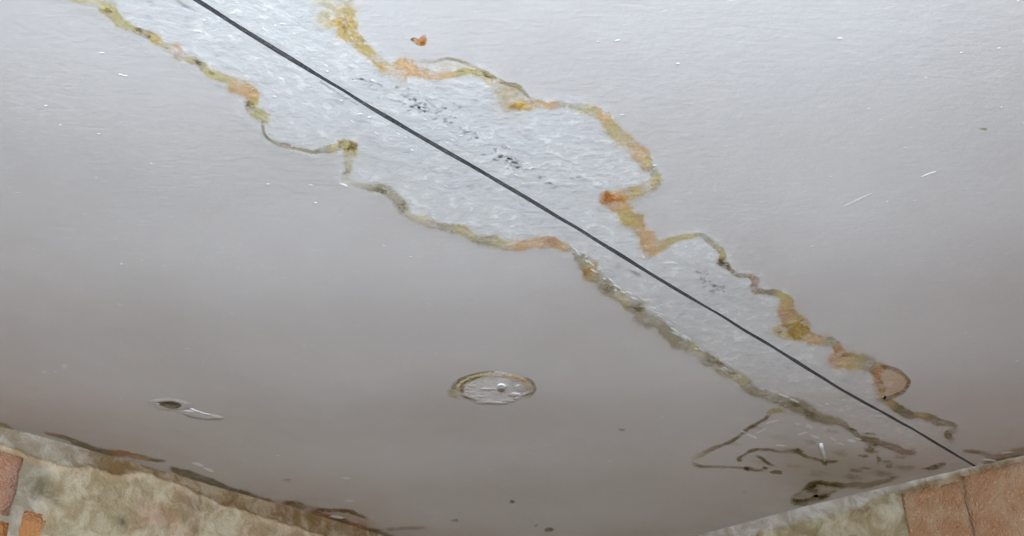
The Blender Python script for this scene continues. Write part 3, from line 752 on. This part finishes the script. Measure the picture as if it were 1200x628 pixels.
# left wall: pink and orange bricks in the bare patch, continuing down and out of view
gx = Lx(20, 560)[0]; zb = Lx(5, 528)[1]; zm = Lx(8, 604)[1]
brick('brick', wall_left, 1, gx - .25, gx, zm, zb, .013, .02, M_BRICKP, 1, 'rough pink brick in the bare patch of the left wall', (8, 6))
brick('brick', wall_left, 1, gx - .53, gx - .275, zm, zb, .008, .02, M_BRICK, 2)
bu0, bu1 = Lx(22, 628)[0], Lx(50, 628)[0]; zt = Lx(35, 600)[1]
brick('brick', wall_left, 1, bu0, bu1, zt - .20, zt, .013, .02, M_BRICK, 3, 'bright orange brick under the grey mortar line')
brick('brick', wall_left, 1, bu0 - .29, bu0 - .035, zt - .21, zm - .02, .008, .02, M_BRICK, 4)
brick('brick', wall_left, 1, gx - .40, gx - .15, zt - .43, zt - .235, .007, .02, M_BRICKP, 5)
brick('brick', wall_left, 1, gx - .13, gx + .09, zt - .43, zt - .225, .007, .02, M_BRICK, 6)
# right wall: terracotta blocks
ub = Ry(1060, 600)[0]; uj = Ry(1132, 590)[0]; ue = Ry(1290, 590)[0]
z1a = Ry(1095, 566)[1] - .01; z0a = z1a - .40
brick('block', wall_right, 0, uj + .003, ub, z0a, z1a, .004, .02, M_BLOCK, 11, 'tan terracotta block beside the olive plaster', (14, 14), .005)
brick('block', wall_right, 0, ue, uj - .003, z0a + .01, HC - .015, .006, .02, M_BLOCK, 12, 'reddish terracotta block reaching up to the slab joint', (18, 16), .005)
brick('block', wall_right, 0, ue - .46, ue - .012, z0a + .01, HC - .02, .006, .02, M_BLOCK, 13, None, (14, 10), .005)
brick('block', wall_right, 0, uj - .20, ub - .03, z0a - .42, z0a - .015, .005, .02, M_BLOCK, 14, None, (12, 10), .005)
brick('block', wall_right, 0, uj - .62, uj - .212, z0a - .42, z0a - .005, .006, .02, M_BLOCK, 15, None, (12, 10), .005)

# ------------------------------------------------------------------ rest of the room, behind and below the camera
M_WALL2 = mat_rough('plain_limewash', (0.30, 0.20, 0.15), (0.34, 0.24, 0.18), (0.22, 0.14, 0.10), 12)
link('floor', box_mesh('floor', (XB - .2, YB - .2, -.12), (XC + .2, YC + .2, 0)), M_FLOOR, None, None, 'structure')
def wall_with_window(name, axis, val, a0, a1, win):
    """four boxes round an opening, joined in one wall mesh"""
    wa, wb = win['c'] - win['w'] / 2, win['c'] + win['w'] / 2
    v, f = [], []
    for (u0, u1, z0, z1) in ((a0, wa, 0, HC - .008), (wb, a1, 0, HC - .008), (wa, wb, 0, win['z0']), (wa, wb, win['z1'], HC - .008)):
        p, q = [0, 0, z0], [0, 0, z1]
        p[axis], q[axis] = val - .16, val; p[1 - axis], q[1 - axis] = u0, u1
        m = box_mesh('t', p, q); b = len(v)
        v += [tuple(x.co) for x in m.vertices]; f += [tuple(b + i for i in pl.vertices) for pl in m.polygons]
        bpy.data.meshes.remove(m)
    return link(name, mesh(name, v, f), M_WALL2, None, None, 'structure')
wall_with_window('wall_back', 1, YB, XB - .16, XC, WIN1)
wall_with_window('wall_rear', 0, XB, YB, YC, WIN2)
def window(name, axis, val, win):
    e = bpy.data.objects.new(name, None); C.objects.link(e); e['kind'] = 'structure'
    wa, wb, z0, z1 = win['c'] - win['w'] / 2, win['c'] + win['w'] / 2, win['z0'], win['z1']
    def bar(nm, u0, u1, za, zb, d0, d1, mat):
        p, q = [0, 0, za], [0, 0, zb]; p[axis], q[axis] = val + d0, val + d1; p[1 - axis], q[1 - axis] = u0, u1
        link(nm, box_mesh(nm, p, q), mat, e)
    t = .05
    bar('frame_bar', wa, wb, z0, z0 + t, -.11, -.05, M_METAL); bar('frame_bar', wa, wb, z1 - t, z1, -.11, -.05, M_METAL)
    bar('frame_bar', wa, wa + t, z0 + t, z1 - t, -.11, -.05, M_METAL); bar('frame_bar', wb - t, wb, z0 + t, z1 - t, -.11, -.05, M_METAL)
    n = 3; iw = (win['w'] - 2 * t - (n - 1) * .04) / n
    for i in range(n):
        u = wa + t + i * (iw + .04)
        bar('pane', u, u + iw, z0 + t, z1 - t, -.083, -.078, M_GLASS)
        if i < n - 1: bar('mullion', u + iw, u + iw + .04, z0 + t, z1 - t, -.10, -.06, M_METAL)
window('window_1', 1, YB, WIN1)
window('window_2', 0, XB, WIN2)
